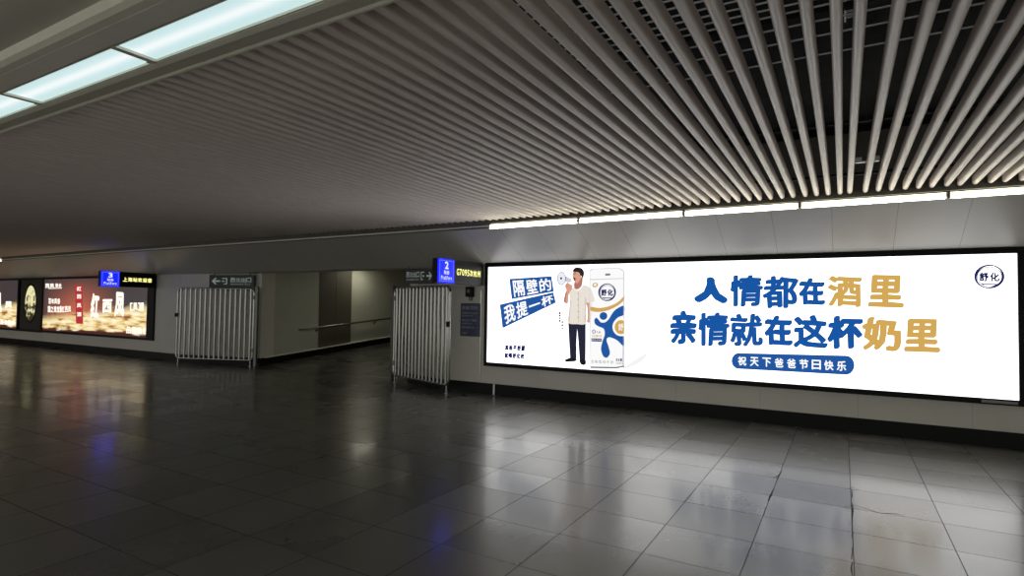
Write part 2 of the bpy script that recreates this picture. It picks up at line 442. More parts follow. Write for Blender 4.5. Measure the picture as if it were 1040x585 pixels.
# ledge closing the slats toward the wall, and the sloped panels down to the wall
struct('trim_1', sheet([(7.852, 2.962), (7.93, 2.962), (7.93, 2.90), (7.99, 2.90), (7.99, 3.75), (7.9, 3.75), (7.9, 3.12), (7.852, 3.12)], XL, XR), M['ledge'])
# sloped panels: the stretch over the billboard sits 2.5 cm proud of the stretch over the passage
struct('trim_2', sheet([(7.93, 2.885), (7.93, 2.93), (8.95, 2.50), (8.95, 2.41), (8.86, 2.41)], -5.72, XR), M['fascia'])
struct('trim_3', sheet([(7.96, 2.90), (7.96, 2.94), (8.95, 2.50), (8.95, 2.365), (8.90, 2.365)], XL, -5.72), M['fascia'])
struct('trim_6', sheet([(7.918, 2.922), (7.914, 2.946), (7.935, 2.95), (7.935, 2.915)], XL, -5.06), M['ridge'])
# slim edge bead over the passage and the advert
# soffit over the passage mouth and the rising passage ceiling
struct('ceiling.001', sheet([(8.95, 2.365), (9.5, 2.375), (9.5, 2.6), (8.95, 2.6)], -15.6, -6.7), M['soffit'])
struct('ceiling.002', sheet([(9.5, 2.57), (20, 3.41), (20, 3.6), (9.5, 2.75)], -13.2, -7.3), M['soffit'])
# near ceiling above the viewer: band beside the lights, pale ridge, plain painted ceiling
struct('trim_7', sheet([(1.80, 2.995), (1.83, 2.985), (1.835, 3.0), (1.925, 3.0), (1.935, 2.99), (1.95, 2.99), (1.95, 3.2), (1.80, 3.2)], XL, XR), M['band'])
struct('trim_8', sheet([(1.40, 2.958), (1.565, 3.0), (1.565, 3.2), (1.40, 3.2)], XL, XR), M['band'])
struct('trim_9', sheet([(1.30, 3.005), (1.318, 2.968), (1.345, 2.953), (1.385, 2.95), (1.40, 2.958), (1.40, 3.1), (1.30, 3.1)], XL, XR), M['ridge'])
struct('ceiling.003', sheet([(YF, 3.005), (1.305, 3.005), (1.305, 3.2), (YF, 3.2)], XL, XR), M['soffit'])
struct('trim_10', BOX(XL, XR, 1.5, 1.9, 3.2, 3.25), M['void'])

# ================================================================== CEILING LIGHTS
def panel_mat():
    m = bpy.data.materials.new('lit_diffuser'); m.use_nodes = True
    N, Lk = m.node_tree.nodes, m.node_tree.links; b = N['Principled BSDF']
    b.inputs['Base Color'].default_value = (.3, .3, .3, 1); b.inputs['Roughness'].default_value = .3
    tc = N.new('ShaderNodeTexCoord'); sp = N.new('ShaderNodeSeparateXYZ'); Lk.new(tc.outputs['Object'], sp.inputs[0])
    ab = N.new('ShaderNodeMath'); ab.operation = 'ABSOLUTE'; Lk.new(sp.outputs['Y'], ab.inputs[0])
    rm = N.new('ShaderNodeValToRGB'); e = rm.color_ramp.elements
    sc_ = N.new('ShaderNodeMath'); sc_.operation = 'DIVIDE'; sc_.inputs[1].default_value = .115; Lk.new(ab.outputs[0], sc_.inputs[0]); Lk.new(sc_.outputs[0], rm.inputs[0])
    e[0].color = lin(252, 255, 255); e[0].position = 0; e[1].color = lin(196, 226, 226); e[1].position = .95
    k = rm.color_ramp.elements.new(.14); k.color = lin(240, 252, 254)
    k = rm.color_ramp.elements.new(.4); k.color = lin(212, 238, 240)
    Lk.new(rm.outputs[0], b.inputs['Emission Color']); b.inputs['Emission Strength'].default_value = PANEL_E
    return m
M['diffuser'] = panel_mat()
labels_cl = {2: 'fluorescent ceiling panel cut off by the left edge of the photo',
             1: 'fluorescent ceiling panel shown whole, the middle one in view beside the slats',
             0: 'fluorescent ceiling panel cut by the top of the photo, largest and brightest of the row'}
def ceiling_light(xc, label, group=None):
    t = thing('ceiling_light', label, 'ceiling light', (xc, 1.685, 3.0), 0, group)
    hw, hd = .735, .117
    bm = bmesh.new()
    box(bm, -hw, -hw+.022, -hd, hd, -.004, .06); box(bm, hw-.022, hw, -hd, hd, -.004, .06)
    box(bm, -hw+.022, hw-.022, -hd, -hd+.008, -.002, .06); box(bm, -hw+.022, hw-.022, hd-.012, hd, -.002, .06)
    obj('frame', bm, M['band'], t)
    bm = bmesh.new()
    box(bm, -hw+.022, hw-.022, -hd+.008, hd-.012, .012, .02)
    obj('diffuser', bm, M['diffuser'], t)
    obj('clip', BOX(hw-.05, hw-.028, hd-.03, hd-.012, .0, .012), M['steel'], t)
    return t
for i in range(-3, 7):
    ceiling_light(-2.74-1.47*i, labels_cl.get(i, 'fluorescent ceiling panel of the row outside the photo'), 'fluorescent panels in a row along the ceiling' if i in labels_cl else 'fluorescent panels of the row outside the photo')

# slim strip lights under the ends of the slats
M['strip'] = emit('lit_strip', (255, 253, 226), STRIP_E)
M['stripfront'] = emit('lit_strip_front', (255, 250, 226), 5.5)
def strip(x0, x1, label):
    t = thing('strip_light', label, 'strip light', ((x0+x1)/2, 7.9, 2.92), 0, 'slim strip lights along the end of the slats')
    h = (x1-x0)/2-.008
    bm = sheet([(.0, .03), (.03, .03), (.03, -.04), (.0, -.04), (.012, -.034), (.012, .018)], -h, h); obj('housing', bm, M['ridge'], t)
    bm = sheet([(-.014, .012), (.0, .016), (.0, -.02), (-.014, -.02)], -h+.012, h-.012); obj('lens', bm, M['stripfront'], t)
    bm = sheet([(-.014, -.021), (.012, -.021), (.012, -.034), (-.004, -.032)], -h+.012, h-.012); obj('lens_underside', bm, M['strip'], t)  # added brighter underside, lights the sloped panels but not the slat ends
    for s in (-1, 1): obj('end_cap', BOX(s*h-.022, s*h+.007, -.016, .02, -.036, .02), M['ridge'], t)
    return t
sj = [-5.02, -3.43, -1.87, -.45, 1.03, 2.5]
sl_lab = ['slim strip light at the end nearest the blue platform sign with 2 on it', 'slim strip light, second from the blue platform sign numbered 2',
          'slim strip light above the middle of the bright white billboard', 'slim strip light above the big brushed headline of the billboard',
          'slim strip light running out of the photo at the right above the billboard corner']
for a, b, l in zip(sj, sj[1:], sl_lab): strip(a, b, l)
for a, b in ((2.5, 4.0), (4.0, 5.5)): strip(a, b, 'slim strip light of the row beyond the edge of the photo')
strip(-27.6, -24.2, 'slim strip light at the far left end above the dark advert with the oval')

# ================================================================== BILLBOARD
B = thing('billboard', 'large white backlit billboard with blue and gold Chinese headline, man and milk carton', 'billboard', (0, 0, 0))
PX0, PX1, PZ0, PZ1 = -5.674, 1.805, .583, 2.332
bm = bmesh.new(); FT = .075
box(bm, PX0-.055, PX1+FT, D-.03, D+.035, PZ1, PZ1+.1, .004); box(bm, PX0-.055, PX1+FT, D-.03, D+.035, PZ0-.07, PZ0, .004)
box(bm, PX0-.055, PX0, D-.03, D+.035, PZ0, PZ1, .004); box(bm, PX1, PX1+FT, D-.03, D+.035, PZ0, PZ1, .004)
obj('frame', bm, M['black'], B)
obj('lit_panel', BOX(PX0, PX1, D, D+.02, PZ0, PZ1), M['board'], B)
obj('maker_tag', BOX(1.45, 1.79, D-.034, D-.03, PZ0-.05, PZ0-.018), M['greytag'], B)['label'] = 'grey tag on the lower frame'
L1, L2, L3, L4, L5 = (D-.002*k for k in (1, 2, 3, 4, 5))

HB_W = {'人': .085, '在': .07, '情': .046, '都': .046, '就': .044, '亲': .06, '这': .055, '杯': .062, '酒': .05, '里': .056, '奶': .062}
def hl(chars, m, Y, bold=.05):
    items = []
    for ch, x0, y0, x1, y1, sk in chars:
        # strokes follow the slope of the printed line (sk: rise across the box)
        items.append((ch, quad((x0, y0-sk/2), (x1, y0+sk/2), (x1, y1+sk), (x0, y1), Y)))
    V, F = [], []
    for it in items:
        v, _, f = quad_letters([it], HB_W.get(it[0], bold), 12, .014, 1.0 if it[0] == '人' else .6); F += [tuple(i+len(V) for i in q) for q in f]; V += v
    return (V, [], F)
obj('headline', hl([('人', 705, 281, 740, 307.5, 1.5), ('情', 741, 279, 775, 311, 1.5), ('都', 774.5, 280, 811, 313, 1.5), ('在', 811, 281.5, 838, 310, 1)], M['blue'], L1), M['blue'], B)
obj('headline', hl([('酒', 840.5, 279.5, 876, 311.5, 1), ('里', 881, 278.5, 918, 311.5, 2)], M['gold'], L1), M['gold'], B)['label'] = 'gold brushed characters'
obj('headline', hl([('亲', 680.5, 315, 708, 350, 1), ('情', 708.5, 317, 741, 351, 1.5), ('就', 741, 318, 775, 351.5, 1.5), ('在', 776, 319.5, 805, 351, 1.5), ('这', 805.5, 319.5, 841, 353, 2), ('杯', 840, 320, 877, 354, 2)], M['blue'], L1), M['blue'], B)
obj('headline', hl([('奶', 875.5, 322, 916, 356, 2), ('里', 917.5, 323, 955, 357, 2)], M['gold'], L1), M['gold'], B)['label'] = 'gold brushed characters'
# pill
def pill_pts():
    (xa, ya0, ya1), (xb, yb0, yb1) = (743, 358.5, 374.6), (867.8, 361.2, 380.6)
    c0, r0 = (ya0+ya1)/2, (ya1-ya0)/2; c1, r1 = (yb0+yb1)/2, (yb1-yb0)/2
    P = [(xa+r0*.9-r0*.9*math.sin(a), c0-r0*math.cos(a)) for a in [math.pi*k/12 for k in range(13)]]
    P += [(xb-r1*.9+r1*.9*math.sin(a), c1+r1*math.cos(a)) for a in [math.pi*k/12 for k in range(13)]]
    return P
flat('slogan_pill', pill_pts(), M['blue'], B, L1, smooth=False)
txt = '祝天下爸爸节日快乐'; it = []
for i, ch in enumerate(txt):
    x = 749.5+i*12.3+.03*i*i; y = 361.8+(x-749)*.046; s = 8.6+i*.13
    it.append((ch, quad((x, y), (x+s, y+.4), (x+s, y+s+.9), (x, y+s+.5), L2)))
obj('slogan', quad_letters(it, .03, 6), M['white'], B)
# blue brushed block at the left
flat('blue_block', [(517.3, 283.2), (560, 280.4), (562.6, 296.2), (519.7, 303.9)], M['blue'], B, L1, smooth=False)
flat('blue_block', [(507.6, 309.3), (562, 296.8), (564.6, 307.4), (510.4, 333.4)], M['blue'], B, L1, smooth=False)
q1 = quad((520.4, 285), (558.8, 282.4), (560.6, 294.6), (522.4, 302), L2)
q2 = quad((511.2, 310.6), (561, 298.9), (562.6, 307.2), (513.2, 330), L2)
obj('block_slogan', quad_letters(line_items('隔壁的', q1, .16), .022, 6), M['white'], B)
obj('block_slogan', quad_letters(line_items('我提一杯', q2, .12), .024, 6), M['white'], B)
obj('small_print', quad_letters(line_items('真热不舒服', quad((512.8, 350.2), (533.6, 351), (533, 356.6), (512.6, 355.8), L1), .04), .085, 6), M['navyp'], B)
obj('small_print', quad_letters(line_items('就喝舒化奶', quad((512.4, 358.2), (532.8, 359.2), (532.3, 364.6), (512.2, 363.6), L1), .04), .085, 6), M['navyp'], B)
it = [(c, quad((567.2, y), (569.7, y), (569.7, y+2.4), (567.2, y+2.4), L1)) for c, y in zip('品牌代言', (316.8, 319.4, 322, 324.6))]
it += [(c, quad((569.8, y), (572.4, y), (572.4, y+2.6), (569.8, y+2.6), L1)) for c, y in zip('代言人', (326, 329, 332))]
obj('small_print', quad_letters(it, .11, 6), M['shoe'], B)
# logo at the top right
def logo(cx, cy, rx, ry, Y, m, name='logo'):
    ring(name+'_ring', cx, cy, rx, ry, rx*.13, m, B, Y, wob=.35)
    ring(name+'_ring', cx+.2, cy+.2, rx*.84, ry*.84, rx*.05, m, B, Y)
    obj(name+'_lettering', quad_letters(line_items('舒化', quad((cx-rx*.68, cy-ry*.36), (cx+rx*.68, cy-ry*.34), (cx+rx*.68, cy+ry*.42), (cx-rx*.68, cy+ry*.4), Y), .1), .05, 8), m, B)
    flat(name+'_rule', [(cx-rx*.55, cy+ry*.58), (cx+rx*.55, cy+ry*.6), (cx+rx*.55, cy+ry*.7), (cx-rx*.55, cy+ry*.68)], m, B, Y, smooth=False)
logo(1004.8, 280.9, 15.4, 12.2, L1, M['navyp'])
# printed milk carton
c = lambda x, y: (595+x/5.32, 270+y/5.32)
C = lambda pts: [c(*p) for p in pts]
flat('carton_shadow', C([(208, 545), (330, 470), (300, 520), (215, 556)]), M['softgrey'], B, L1)
flat('carton_print', C([(20, 26), (26, 15), (40, 12), (180, 9), (204, 16), (210, 30), (211, 60), (208, 546), (160, 554), (24, 551)]), M['carton'], B, L1, smooth=False)
flat('carton_shade', C([(203, 28), (211, 36), (211, 60), (208, 546), (196, 549), (203, 300)]), M['cartong'], B, L2, smooth=False)
flat('carton_shade', C([(18, 26), (22, 24), (26, 551), (22, 551)]), M['cartong'], B, L2, smooth=False)
flat('carton_shade', C([(22, 72), (205, 66), (205, 70), (22, 77)]), M['cartong'], B, L2, smooth=False)
flat('carton_shade', C([(40, 12), (180, 9), (208, 28), (204, 31), (178, 14), (40, 17), (22, 30), (20, 24)]), M['cartong'], B, L2, smooth=False)
flat('carton_shade', C([(24, 544), (160, 547), (208, 539), (208, 548), (160, 556), (24, 553)]), M['grey'], B, L2, smooth=False)
flat('carton_seal', C([(105, 42), (132, 41), (132, 52), (105, 53)]), M['grey'], B, L2, smooth=False)
flat('carton_mark', C([(38, 96), (58, 92), (66, 104), (52, 116), (38, 112)]), M['gold'], B, L2)
flat('carton_mark', C([(44, 99), (55, 97), (58, 103), (51, 109), (44, 108)]), M['carton'], B, L3)
logo(595+115/5.32, 270+143/5.32, 9.0, 9.0, L2, M['navyp'], 'carton_logo')
flat('carton_band', C([(28, 222), (70, 228), (120, 220), (170, 198), (208, 164), (208, 184), (170, 216), (120, 240), (70, 249), (28, 243)]), M['gold'], B, L2)
flat('carton_figure', C(ell(95, 271, 21, 21)), M['blue'], B, L3)
flat('carton_figure', C([(46, 292), (56, 280), (68, 290), (80, 304), (100, 306), (122, 290), (146, 252), (170, 230), (208, 216), (207, 262), (172, 280), (152, 306), (150, 336), (172, 366), (206, 384), (206, 434), (168, 402), (128, 386), (112, 400), (124, 440), (130, 474), (114, 496), (94, 488), (82, 450), (90, 408), (102, 370), (96, 340), (70, 328), (50, 314)]), M['blue'], B, L2)
flat('carton_medal', C(ell(190, 330, 46, 50, 20, -1.3, -5.0)+[(207, 380), (207, 282)]), M['carton'], B, L3, smooth=False)
flat('carton_medal', C(ell(190, 331, 34, 38, 20, -1.1, -5.2)+[(206, 366), (206, 296)]), M['gold'], B, L4, smooth=False)
obj('carton_lettering', quad_letters(line_items('舒', quad(c(176, 312), c(203, 310), c(203, 350), c(176, 350), L5)), .02, 4), M['carton'], B)
obj('carton_lettering', quad_letters([('0', quad(c(34, 344), c(52, 344), c(52, 366), c(34, 366), L3))]), M['navyp'], B)
obj('carton_lettering', quad_letters(line_items('乳糖', quad(c(56, 352), c(80, 353), c(80, 365), c(56, 364), L3))), M['navyp'], B)
obj('carton_lettering', quad_letters(line_items('无乳糖牛奶', quad(c(32, 371), c(86, 373), c(86, 387), c(32, 385), L3), .05), .02, 4), M['gold'], B)
flat('carton_tab', C([(30, 391), (86, 393), (86, 410), (30, 408)]), M['navyp'], B, L3, smooth=False)
obj('carton_lettering', quad_letters(line_items('舒化牛奶', quad(c(33, 394), c(83, 396), c(83, 406), c(33, 405), L4), .1)), M['carton'], B)
obj('carton_lettering', quad_letters(line_items('全脂型纯牛奶', quad(c(28, 508), c(150, 513), c(150, 530), c(28, 524), L3), .3)), M['grey'], B)
obj('carton_lettering', quad_letters(line_items('净含量', quad(c(162, 500), c(196, 500), c(196, 516), c(162, 516), L3), .1), .03, 4), M['navyp'], B)
obj('carton_lettering', quad_letters(line_items('220毫升', quad(c(162, 520), c(196, 520), c(196, 532), c(162, 532), L3), .1)), M['grey'], B)
# printed man with a megaphone
h = lambda x, y: (564+x/10.64, 265+y/10.64)
H_ = lambda pts: [h(*p) for p in pts]
g = lambda x, y: (550+x/4.88, 262+y/4.88)
G_ = lambda pts: [g(*p) for p in pts]
flat('printed_trousers', G_([(132, 316), (219, 320), (219, 400), (218, 507), (189, 511), (183, 420), (177, 352), (173, 420), (173, 502), (142, 501), (136, 400)]), M['trouser'], B, L1, smooth=False)
flat('printed_shoe', G_([(115, 506), (128, 499), (145, 495), (172, 500), (171, 510), (150, 514), (122, 514)]), M['shoe'], B, L2)
flat('printed_shoe', G_([(188, 508), (200, 502), (217, 505), (220, 522), (212, 531), (197, 528), (190, 518)]), M['shoe'], B, L2)
flat('printed_arm', G_([(222, 215), (250, 212), (252, 250), (250, 290), (245, 314), (234, 322), (224, 316), (228, 290), (226, 250)]), M['skin'], B, L1)
flat('printed_arm', H_([(112, 250), (150, 245), (185, 270), (175, 310), (152, 345), (142, 400), (138, 452), (112, 460), (92, 440), (96, 390), (118, 320), (106, 285)]), M['skin'], B, L3)
flat('printed_arm_shade', H_([(112, 330), (124, 340), (116, 390), (108, 450), (96, 440), (98, 395)]), M['skin2'], B, L4)
flat('printed_shirt', G_([(146, 152), (168, 146), (196, 150), (206, 134), (232, 140), (247, 160), (256, 186), (262, 213), (240, 222), (224, 222), (218, 240), (220, 322), (176, 328), (132, 320), (136, 260), (140, 210), (137, 178)]), M['shirt'], B, L2)
flat('printed_shirt_fold', G_([(182, 170), (186, 170), (186, 318), (182, 318)]), M['shirt2'], B, L3, smooth=False)
flat('printed_shirt_fold', G_([(216, 190), (222, 205), (222, 224), (219, 318), (212, 318), (215, 240)]), M['shirt2'], B, L3, smooth=False)
flat('printed_shirt_fold', G_([(140, 200), (146, 215), (142, 260), (140, 318), (133, 318), (137, 260)]), M['shirt2'], B, L3, smooth=False)
for y in (175, 205, 235, 265, 295): flat('printed_button', G_(ell(181, y, 2.4, 2.4, 8)), M['grey'], B, L4)
flat('printed_neck', H_([(206, 228), (240, 226), (270, 180), (294, 188), (294, 240), (276, 282), (230, 306), (204, 288)]), M['skin2'], B, L3)
flat('printed_face', H_([(192, 118), (222, 106), (262, 120), (268, 150), (282, 160), (276, 190), (262, 214), (244, 238), (216, 236), (203, 224), (212, 206), (192, 190), (183, 166), (190, 142)]), M['skin'], B, L4)
flat('printed_hair', H_([(190, 114), (197, 88), (218, 72), (250, 70), (284, 80), (307, 110), (310, 150), (294, 192), (284, 202), (284, 165), (270, 156), (262, 132), (238, 118), (214, 120)]), M['hair'], B, L5)
flat('printed_mouth', H_([(192, 186), (210, 180), (220, 196), (212, 214), (200, 210)]), M['mouth'], B, L5)
flat('printed_eyebrow', H_([(195, 136), (222, 128), (224, 134), (196, 142)]), M['hair'], B, L5, smooth=False)
flat('printed_eye', H_([(198, 148), (216, 144), (216, 149), (199, 152)]), M['hair'], B, L5, smooth=False)
flat('printed_collar', H_([(200, 296), (214, 299), (236, 312), (262, 292), (282, 272), (290, 282), (260, 316), (230, 320)]), M['carton'], B, L4)
flat('printed_megaphone', H_([(110, 165), (150, 180), (178, 198), (176, 214), (160, 232), (128, 232), (108, 215)]), M['cartong'], B, L4)
flat('printed_megaphone', H_(ell(66, 190, 48, 74)), M['horn'], B, L4)
ring('printed_megaphone_rim', 564+66/10.64, 265+190/10.64, 48/10.64, 74/10.64, .55, M['navyp'], B, L5)
flat('printed_megaphone_hub', H_(ell(63, 188, 11, 12, 10)), M['shoe'], B, L5)
flat('printed_hand', H_([(110, 250), (124, 238), (142, 236), (158, 250), (164, 276), (150, 300), (118, 300), (106, 280)]), M['skin'], B, L5)
for yy in (258, 272, 286): flat('printed_finger_line', H_([(108, yy), (140, yy-2), (140, yy+1), (108, yy+3)]), M['skin2'], B, D-.0115, smooth=False)

# ================================================================== DARK ADVERTS AT THE FAR LEFT
def advert_mat():
    m = bpy.data.materials.new('sunset_print'); m.use_nodes = True
    N, Lk = m.node_tree.nodes, m.node_tree.links; b = N['Principled BSDF']
    b.inputs['Base Color'].default_value = (.02, .02, .02, 1); b.inputs['Roughness'].default_value = .3
    tc = N.new('ShaderNodeTexCoord'); sp = N.new('ShaderNodeSeparateXYZ'); Lk.new(tc.outputs['Object'], sp.inputs[0])
    def mr(src, a, b_, c_=0, d=1):
        n = N.new('ShaderNodeMapRange'); n.inputs[1].default_value = a; n.inputs[2].default_value = b_; n.inputs[3].default_value = c_; n.inputs[4].default_value = d
        Lk.new(src, n.inputs[0]); return n.outputs[0]
    def mt(op, a, b_):
        n = N.new('ShaderNodeMath'); n.operation = op
        for i, q in enumerate((a, b_)):
            if isinstance(q, (int, float)): n.inputs[i].default_value = q
            else: Lk.new(q, n.inputs[i])
        return n.outputs[0]
    def mix(f, a, b_):
        n = N.new('ShaderNodeMix'); n.data_type = 'RGBA'; Lk.new(f, n.inputs[0])
        for i, q in ((6, a), (7, b_)):
            if isinstance(q, tuple): n.inputs[i].default_value = q
            else: Lk.new(q, n.inputs[i])
        return n.outputs[2]
    mp = N.new('ShaderNodeMapping'); mp.inputs['Scale'].default_value = (.7, 1, 4.0); Lk.new(tc.outputs['Object'], mp.inputs[0])
    ns = N.new('ShaderNodeTexNoise'); ns.inputs['Scale'].default_value = 2.0; ns.inputs['Detail'].default_value = 6; Lk.new(mp.outputs[0], ns.inputs['Vector'])
    f = ns.outputs['Fac']
    # glow of orange cloud round the red bottle banner (x = 2.35 from the left edge)
    dx = mt('ABSOLUTE', mt('SUBTRACT', sp.outputs['X'], 2.5), 0)
    glow = mt('MULTIPLY', mr(dx, 0, 2.6, 1, 0), mr(sp.outputs['Z'], .2, 1.75, 1, .05))
    top = mix(glow, lin(62, 54, 56), lin(236, 120, 84))
    # golden field along the bottom
    z = mt('ADD', sp.outputs['Z'], mt('MULTIPLY', mt('SUBTRACT', f, .5), .5))
    edge = mt('ADD', mr(sp.outputs['X'], 0, 6.5, .42, .92), 0)
    fld = mr(mt('SUBTRACT', z, edge), .1, -.12)
    rmp = N.new('ShaderNodeValToRGB'); e = rmp.color_ramp.elements
    e[0].position = .34; e[0].color = lin(150, 84, 44); e[1].position = .66; e[1].color = lin(255, 250, 226)
    q = e.new(.5); q.color = lin(246, 220, 150); Lk.new(f, rmp.inputs[0])
    allc = mix(fld, top, rmp.outputs[0])
    dark = mr(mt('ADD', sp.outputs['Z'], mt('MULTIPLY', mt('SUBTRACT', f, .5), .3)), .13, .07)
    out = mix(dark, allc, lin(74, 26, 22))
    Lk.new(out, b.inputs['Emission Color']); b.inputs['Emission Strength'].default_value = 1.0
    return m
M['sunset'] = advert_mat()
def advert_box(x0, x1, z0, z1, label, mface, fr=(.12, .12, .07, .09)):
    t = thing('advertising_light_box', label, 'advertising light box', (x0, D, z0))
    w_, h_ = x1-x0, z1-z0; bm = bmesh.new()
    box(bm, -fr[0], w_+fr[1], -.03, .015, h_, h_+fr[2], .003); box(bm, -fr[0], w_+fr[1], -.03, .015, -fr[3], 0, .003)
    box(bm, -fr[0], 0, -.03, .015, 0, h_, .003); box(bm, w_, w_+fr[1], -.03, .015, 0, h_, .003)
    obj('frame', bm, M['black'], t)
    obj('lit_panel', BOX(0, w_, 0, .012, 0, h_), mface, t)
    return t
# main sunset advert: photo x 44 to 151
A = advert_box(-23.72, -17.16, .575, 2.31, 'backlit liquor advert with white calligraphy over golden fields and red banner', M['sunset'], (.02, .36, .08, .07))
ax = lambda y: D-.002*y
def put(o):  # move board-space mesh under the advert empty
    o.parent = A; o.matrix_parent_inverse = Matrix.Translation(-A.location); return o
def askew(ch, x0, y0, x1, y1, sl): return (ch, quad((x0+sl, y0), (x1+sl, y0), (x1, y1), (x0, y1), ax(2)))
put(obj('calligraphy', quad_letters([askew('红', 91.5, 298, 100, 323, 1.2), askew('西', 103.3, 304, 113.3, 318, .8), askew('凤', 116, 296.6, 126, 322, 1.0)], .055, 8, .02), M['warmwhite']))
flat('red_banner', [(76.2, 289.5), (83.6, 289.2), (84.4, 329), (77.2, 328.6)], M['red'], None, ax(1), smooth=False); put(bpy.data.objects['red_banner'])
it = [(c_, quad((78, y), (82.6, y), (82.6, y+4.4), (78, y+4.4), ax(2))) for c_, y in zip('红西凤酒', (291, 299, 308, 317))]
for i_ in it: put(obj('banner_character', quad_letters([i_], .04, 6), M['warmwhite']))
it = line_items('西凤', quad((46, 288), (55, 288), (55, 292.3), (46, 292.6), ax(2)), .1)+line_items('酒业', quad((56, 287.9), (62.5, 287.9), (62.5, 291.6), (56, 291.8), ax(2)), .1)
put(obj('advert_lettering', quad_letters(it, .05, 6), M['warmwhite']))
flat('underline', [(49, 292.6), (62.8, 292.2), (62.8, 293), (49, 293.4)], M['warmwhite'], None, ax(2), smooth=False); put(bpy.data.objects['underline'])
put(obj('advert_lettering', quad_letters(line_items('百年凤香', quad((49.2, 303), (61, 303.2), (61, 308.8), (49.2, 308.8), ax(2)), .08), .05, 6), M['warmwhite']))
put(obj('advert_lettering', quad_letters(line_items('国之瑰宝-红西凤', quad((48.6, 310.8), (72, 310.9), (72, 317.2), (48.6, 317.4), ax(2)), .08), .04, 6), M['warmwhite']))
put(obj('advert_lettering', quad_letters(line_items('[凤]-', quad((132, 307.4), (146, 307.2), (146, 315.5), (132, 315.8), ax(2)), .08), .05, 6), M['warmwhite']))
put(obj('advert_lettering', quad_letters(line_items('品鉴热线', quad((128, 331.5), (150, 332.2), (150, 339.8), (128, 338.6), ax(2)), .1), .04, 6), M['warmwhite']))
# black panel with the lit oval
def oval_mat():
    m = bpy.data.materials.new('oval_print'); m.use_nodes = True
    N, Lk = m.node_tree.nodes, m.node_tree.links; b = N['Principled BSDF']
    b.inputs['Base Color'].default_value = (.02, .02, .02, 1)
    tc = N.new('ShaderNodeTexCoord'); n = N.new('ShaderNodeTexNoise'); n.inputs['Scale'].default_value = 5.5; n.inputs['Detail'].default_value = 4
    Lk.new(tc.outputs['Object'], n.inputs['Vector']); r = N.new('ShaderNodeValToRGB'); e = r.color_ramp.elements
    sp = N.new('ShaderNodeSeparateXYZ'); Lk.new(tc.outputs['Object'], sp.inputs[0])
    a = N.new('ShaderNodeMath'); a.operation = 'MULTIPLY_ADD'; a.inputs[1].default_value = .3; Lk.new(sp.outputs['Z'], a.inputs[0]); Lk.new(n.outputs['Fac'], a.inputs[2])
    Lk.new(a.outputs[0], r.inputs[0])
    e[0].position = .70; e[0].color = lin(50, 44, 26); e[1].position = .80; e[1].color = lin(244, 236, 180)
    Lk.new(r.outputs[0], b.inputs['Emission Color']); b.inputs['Emission Strength'].default_value = .9
    return m
M['oval'] = oval_mat()
M['darkpanel'] = mat('black_gloss_panel', (16, 16, 19), .15, noise=.1)
A2 = advert_box(-25.62, -23.80, .56, 2.31, 'narrow black panel with a glowing oval picture between two bright adverts', M['darkpanel'], (.06, .06, .08, .07))
A_keep = A; A = A2
bm = bmesh.new(); bmesh.ops.create_circle(bm, cap_ends=True, segments=40, radius=1)
for v in bm.verts: v.co = Vector((.9+v.co.x*.42, -.004, .93+v.co.y*.62))
obj('oval_picture', bm, M['oval'], A2)
bm = bmesh.new()
for k in range(40):
    a0, a1 = 2*math.pi*k/40, 2*math.pi*(k+1)/40
    vs = [bm.verts.new((.9+math.cos(a)*rx, -.006, .93+math.sin(a)*rz_)) for a, rx, rz_ in ((a0, .42, .62), (a1, .42, .62), (a1, .48, .70), (a0, .48, .70))]
    bm.faces.new(vs)
obj('oval_rim', bm, M['blackmatt'], A2)
# leftmost advert, mostly outside the photo
A = advert_box(-32.3, -25.74, .56, 2.31, 'backlit golden advert cut off by the left edge of the photo', M['sunset'], (.05, .05, .08, .07))
put(obj('advert_lettering', quad_letters([('凤', quad((-5, 297), (1.6, 297), (1.6, 318), (-5, 318), ax(2))), ('凤', quad((5, 306), (12.5, 306), (12, 313), (5, 313), ax(2)))], .05, 8), M['warmwhite']))
put(obj('advert_lettering', quad_letters(line_items('品鉴热线', quad((0.5, 324.5), (15, 325), (15, 330), (.5, 329.5), ax(2)), .1), .04, 6), M['warmwhite']))

# ================================================================== PROJECTING PLATFORM SIGNS
def platform_sign(x, num, led, label, y0=7.47):
    t = thing('platform_sign', label, 'platform sign', (x, 8.86, 1.985))
    y0 -= 8.86; hh = .405
    obj('housing', BOX(-.10, .0, y0, .0, 0, hh, bev=.006), M['blackmatt'], t)
    pl = obj('number_plate', BOX(0, .022, y0+.012, y0+.45, .005, hh-.005, bev=.004), M['plate'], t)
    pl['label'] = 'glowing blue plate'
    e = bmesh.new(); X = .0235; a, b_, c_, d_ = y0+.035, y0+.425, .028, hh-.028; th = .008
    for (p, q, r, s) in ((a, b_, c_, c_+th), (a, b_, d_-th, d_), (a, a+th, c_, d_), (b_-th, b_, c_, d_)): box(e, .022, X, p, q, r, s)
    obj('plate_border', e, M['plateedge'], pl)
    R = lambda yy, zz, w_, h_: rect3((.025, yy, zz), (0, 1, 0), (0, 0, 1), w_, h_)
    ym = y0+.23
    obj('number', quad_letters([(num, R(ym-.05, .235, .10, .125))], .05, 8), M['plateink'], pl)
    obj('plate_lettering', quad_letters(line_items('站台', R(ym-.075, .145, .15, .07)), .03, 6), M['plateink'], pl)
    obj('plate_lettering', quad_letters(line_items('Platform', R(ym-.15, .055, .30, .065)), .03, 6), M['plateink'], pl)
    obj('led_window', BOX(0, .008, y0+.47, -.03, .05, hh-.05), M['black'], t)
    obj('led_text', quad_letters(line_items(led, rect3((.0095, y0+.54, .15), (0, 1, 0), (0, 0, 1), .74, .115), .12), .035, 6), M['led'], t)
    return t
